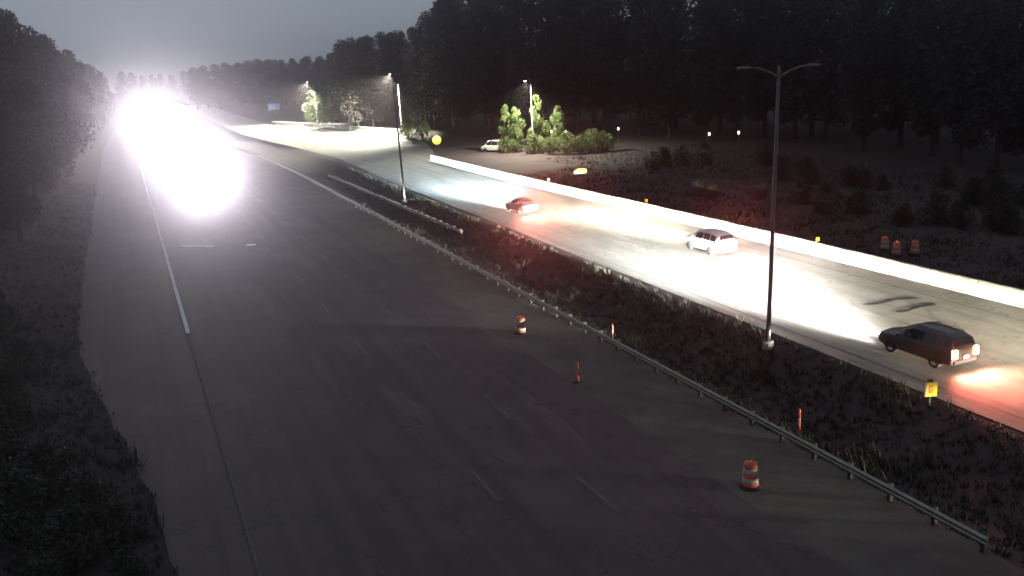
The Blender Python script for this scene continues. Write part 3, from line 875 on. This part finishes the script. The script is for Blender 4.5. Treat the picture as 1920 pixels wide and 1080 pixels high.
FAR_WOOD = [(30.3, 407.1, 17.4), (34.6, 407.1, 17.8), (38.3, 394.5, 18.0), (43.0, 398.1, 18.7), (48.3, 404.1, 18.6), (54.9, 421.0, 19.0), (46.3, 327.9, 18.6), (60.0, 392.6, 19.2), (64.7, 389.4, 19.0), (69.0, 388.3, 19.2), (68.5, 358.5, 18.9), (80.3, 390.7, 19.2), (82.0, 372.9, 20.1), (93.2, 403.0, 22.4), (37.5, 466.2, 17.0), (42.8, 444.8, 17.3), (51.9, 463.7, 18.2), (59.8, 467.2, 18.3), (63.0, 436.6, 19.1), (73.7, 460.1, 19.4), (81.1, 458.1, 19.8), (85.1, 440.9, 19.8), (92.0, 443.2, 19.9), (96.0, 430.9, 20.0), (3.5, 568.9, 18.1), (9.1, 592.2, 16.8), (13.4, 542.1, 15.4), (19.8, 586.2, 15.3), (23.9, 568.6, 15.5), (28.6, 546.4, 14.8), (38.0, 584.2, 16.3)]
LEFT_TREES = [(-12.3, 74.0, 21.3), (-12.0, 87.2, 21.5), (-10.5, 95.4, 21.6), (-10.5, 117.5, 22.1), (-10.0, 139.6, 21.9), (-9.2, 169.7, 21.5), (-8.2, 204.8, 21.1), (-6.4, 244.9, 20.4), (-3.9, 300.0, 19.3), (-1.6, 350.0, 17.6), (-17.3, 98.5, 23.9), (-15.0, 124.1, 23.5), (-13.7, 149.4, 24.2), (-11.4, 189.7, 23.1), (-8.6, 259.9, 22.5), (-5.4, 330.0, 20.1)]
for x, y, h in RIGHT_WOOD:
    place_tree(PROTO[random.randrange(6)], x, y, h, 'wood_tree', 'tall dark leafy tree in the wood filling the upper right', 'trees of the dark wood', wide=random.uniform(.85, 1.1))
for x, y, h in MID_WOOD:
    place_tree(PROTO[random.randrange(6)], x, y, h, 'wood_tree', 'dark tree on the stepped skyline where the wood drops towards the road bend', 'skyline trees by the bend', wide=random.uniform(.9, 1.15))
for x, y, h in FAR_WOOD:
    place_tree(PROTO[random.randrange(6)], x, y, h, 'far_tree', 'distant dark tree of the low far skyline above the bend', 'trees of the far skyline', wide=random.uniform(1.1, 1.4))
for x, y, h in LEFT_TREES:
    if y > 240: x -= 3
    lab = {74.0: 'nearest roadside tree, cut by the left edge of the picture', 87.2: 'second roadside tree from the left edge, tall against the sky', 350.0: 'last small roadside tree, washed out beside the headlight glare'}.get(y, 'hazy grey tree in the row on the bank left of the glaring headlights')
    place_tree(PROTO[random.randrange(6)], x, y, h, 'roadside_tree', lab, 'trees along the left bank', z=bank_z(x, y) if y < 255 else 0, wide=random.uniform(.8, 1.0))
# young trees and bushes lit by the street lamps
LT = ((58.6, 138.4, 8.0, 0, 'lit slim green tree, leftmost in the group round the street lamp'), (59.3, 136.0, 7.6, 1, 'lit slim green tree second from left in the group round the street lamp'),
      (62.6, 134.2, 9.6, 0, 'tallest lit green tree just right of the street lamp post'), (65.0, 131.5, 7.6, 1, 'lit green tree at the right end of the group round the street lamp'),
      (48.2, 241.0, 10.2, 2, 'broad bright green tree under the street lamp at the road bend'), (51.0, 239.0, 8.6, 2, 'second bright green tree leaning against the broad one at the bend'),
      (54.6, 182.0, 6.2, 1, 'small green tree behind the far pole of the median'), (57.6, 178.5, 4.6, 0, 'lowest small green tree between the far pole and the round yellow sign'))
for x, y, h, k, lab in LT:
    place_tree(GPROTO[k], x, y, h, 'young_tree', lab, 'green trees lit by street lamps', wide=1.15 if k == 2 else 0.8)

BUSH = []
for i in range(3):
    cm, cs = crown_mesh('foliage', LEAF_G if i < 2 else LEAF_D[0], 1.8, 1.3, 1600, 0.08, 7, base=0.15, seed=120 + i)
    sm = MB()
    for c, r_ in cs: sm.tube([(0, 0, -0.1), (c.x * .5, c.y * .5, c.z * .45), tuple(c)], [0.04, 0.03, 0.012], 5)
    BUSH.append((cm, sm.mesh('stem', BARK)))
def bush(x, y, s, k, label, group, z=0.0):
    root = empty('bush', (x, y, z), random.uniform(0, 6.28)); root.scale = (s, s, s)
    tag(root, label, 'bush', group)
    link('foliage', BUSH[k][0], root); link('stem', BUSH[k][1], root)
for i, (x, y, s) in enumerate(((57.9, 136.4, 1.5), (60.4, 131.6, 1.7), (62.2, 129.6, 1.5), (64.4, 128.2, 1.8), (66.6, 127.0, 1.6), (68.6, 127.5, 1.9), (71.0, 127.5, 1.7), (53.2, 176.5, 2.2), (55.2, 173.8, 1.9))):
    bush(x, y, s, i % 2, 'lit yellow green bush in the row at the foot of the street lamp trees', 'bushes under the street lamp')
BANK = ((-4.8, 36.4, 1.3, 'dark bush on the left bank where the pavement edge bends outwards'), (-3.2, 33.9, 0.9, 'small dark bush close to the bend of the left pavement edge'),
        (-2.2, 31.6, 0.8, 'small dark bush nearest the pavement edge in the lower left corner'), (-5.4, 33.2, 1.5, None), (-3.6, 30.4, 1.2, 'large dark bush at the bottom edge of the picture, lower left'),
        (-2.0, 28.6, 0.7, 'lowest dark bush, cut by the bottom edge of the picture'), (-7.2, 46.9, 1.4, None), (-7.0, 53.2, 1.2, None), (-8.9, 61.7, 1.5, 'farthest dark bush on the left bank below the roadside trees'),
        (-6.6, 42.0, 0.9, None), (-7.4, 38.5, 1.7, 'biggest dark bush at the left edge of the picture'), (-4.4, 27.2, 1.2, None))
for x, y, s, lab in BANK:
    bush(x, y, s, 2, lab or 'dark scrubby bush among others on the bank in the lower left', 'dark bushes on the left bank', bank_z(x, y) - 0.03)
for i in range(44):
    if i % 3 == 0: bx_, by_ = random.uniform(54, 80), random.uniform(34, 118)
    x, y = bx_ + random.gauss(0, 1.6), by_ + random.gauss(0, 2.2)
    bush(x, y, random.uniform(0.6, 1.6), 2, 'dark low bush in the rough ground between barrier and wood', 'bushes of the rough ground')

# ------------------------------------------------------------------ grass
def grass(name, areas, zf, seed):
    rnd = random.Random(seed); v = []; f = []
    for x0, x1, y0, y1, dens in areas:
        for _ in range(int((x1 - x0) * (y1 - y0) * dens)):
            x, y = rnd.uniform(x0, x1), rnd.uniform(y0, y1); z = zf(x, y) - 0.03
            if name == 'bank_grass' and x > left_edge(y) + rnd.uniform(-0.2, 0.25): continue
            hh = rnd.uniform(0.16, 0.5) * (1.4 if nz(x, y, 0.5) > 0.3 else 0.8)
            for b in range(5):
                a = rnd.uniform(0, 6.28); l = hh * rnd.uniform(.3, .8); w = 0.035
                k = len(v); bx, by = x + rnd.uniform(-.12, .12), y + rnd.uniform(-.12, .12)
                v += [(bx - w * math.sin(a), by + w * math.cos(a), z), (bx + w * math.sin(a), by - w * math.cos(a), z), (bx + l * math.cos(a), by + l * math.sin(a), z + hh)]
                f.append((k, k + 1, k + 2))
    me = bpy.data.meshes.new(name); me.from_pydata(v, [], f); me.materials.append(GRASS); me.update()
    o = link(name, me); o['kind'] = 'stuff'; o['label'] = {'bank_grass': 'rough grass covering the left bank', 'median_tufts': 'dark grass growing along the median strip', 'verge_weeds': 'weeds growing behind the concrete barrier'}[name]; o['category'] = 'grass'
    return o
grass('bank_grass', [(-14, 0, 18, 39, 7), (-14, -1.5, 39, 70, 6), (-16, -4.2, 70, 150, 2.5)], bank_z, 1)
grass('median_tufts', [(23.2, 31.6, 12, 60, 8), (23.2, 31.6, 60, 140, 4)], median_z, 2)
grass('verge_weeds', [(47.9, 58, 20, 110, 4), (58, 86, 26, 124, 1.6)], lambda x, y: (0.1 if x < 62 else -0.05), 3)

# ------------------------------------------------------------------ haze
hz = MB().box((0, 0, 18.0), (1850, 1850, 38.2))
hm = bpy.data.materials.new('night_haze'); hm.use_nodes = True
ht = hm.node_tree; ht.nodes.clear()
ho = ht.nodes.new('ShaderNodeOutputMaterial'); hv = ht.nodes.new('ShaderNodeVolumePrincipled')
hv.inputs['Color'].default_value = (0.90, 0.82, 0.88, 1)
hv.inputs['Density'].default_value = HAZE_DENSITY
hv.inputs['Anisotropy'].default_value = 0.945
ht.links.new(hv.outputs['Volume'], ho.inputs['Volume'])
h_o = hz.build('haze', hm); h_o['kind'] = 'stuff'
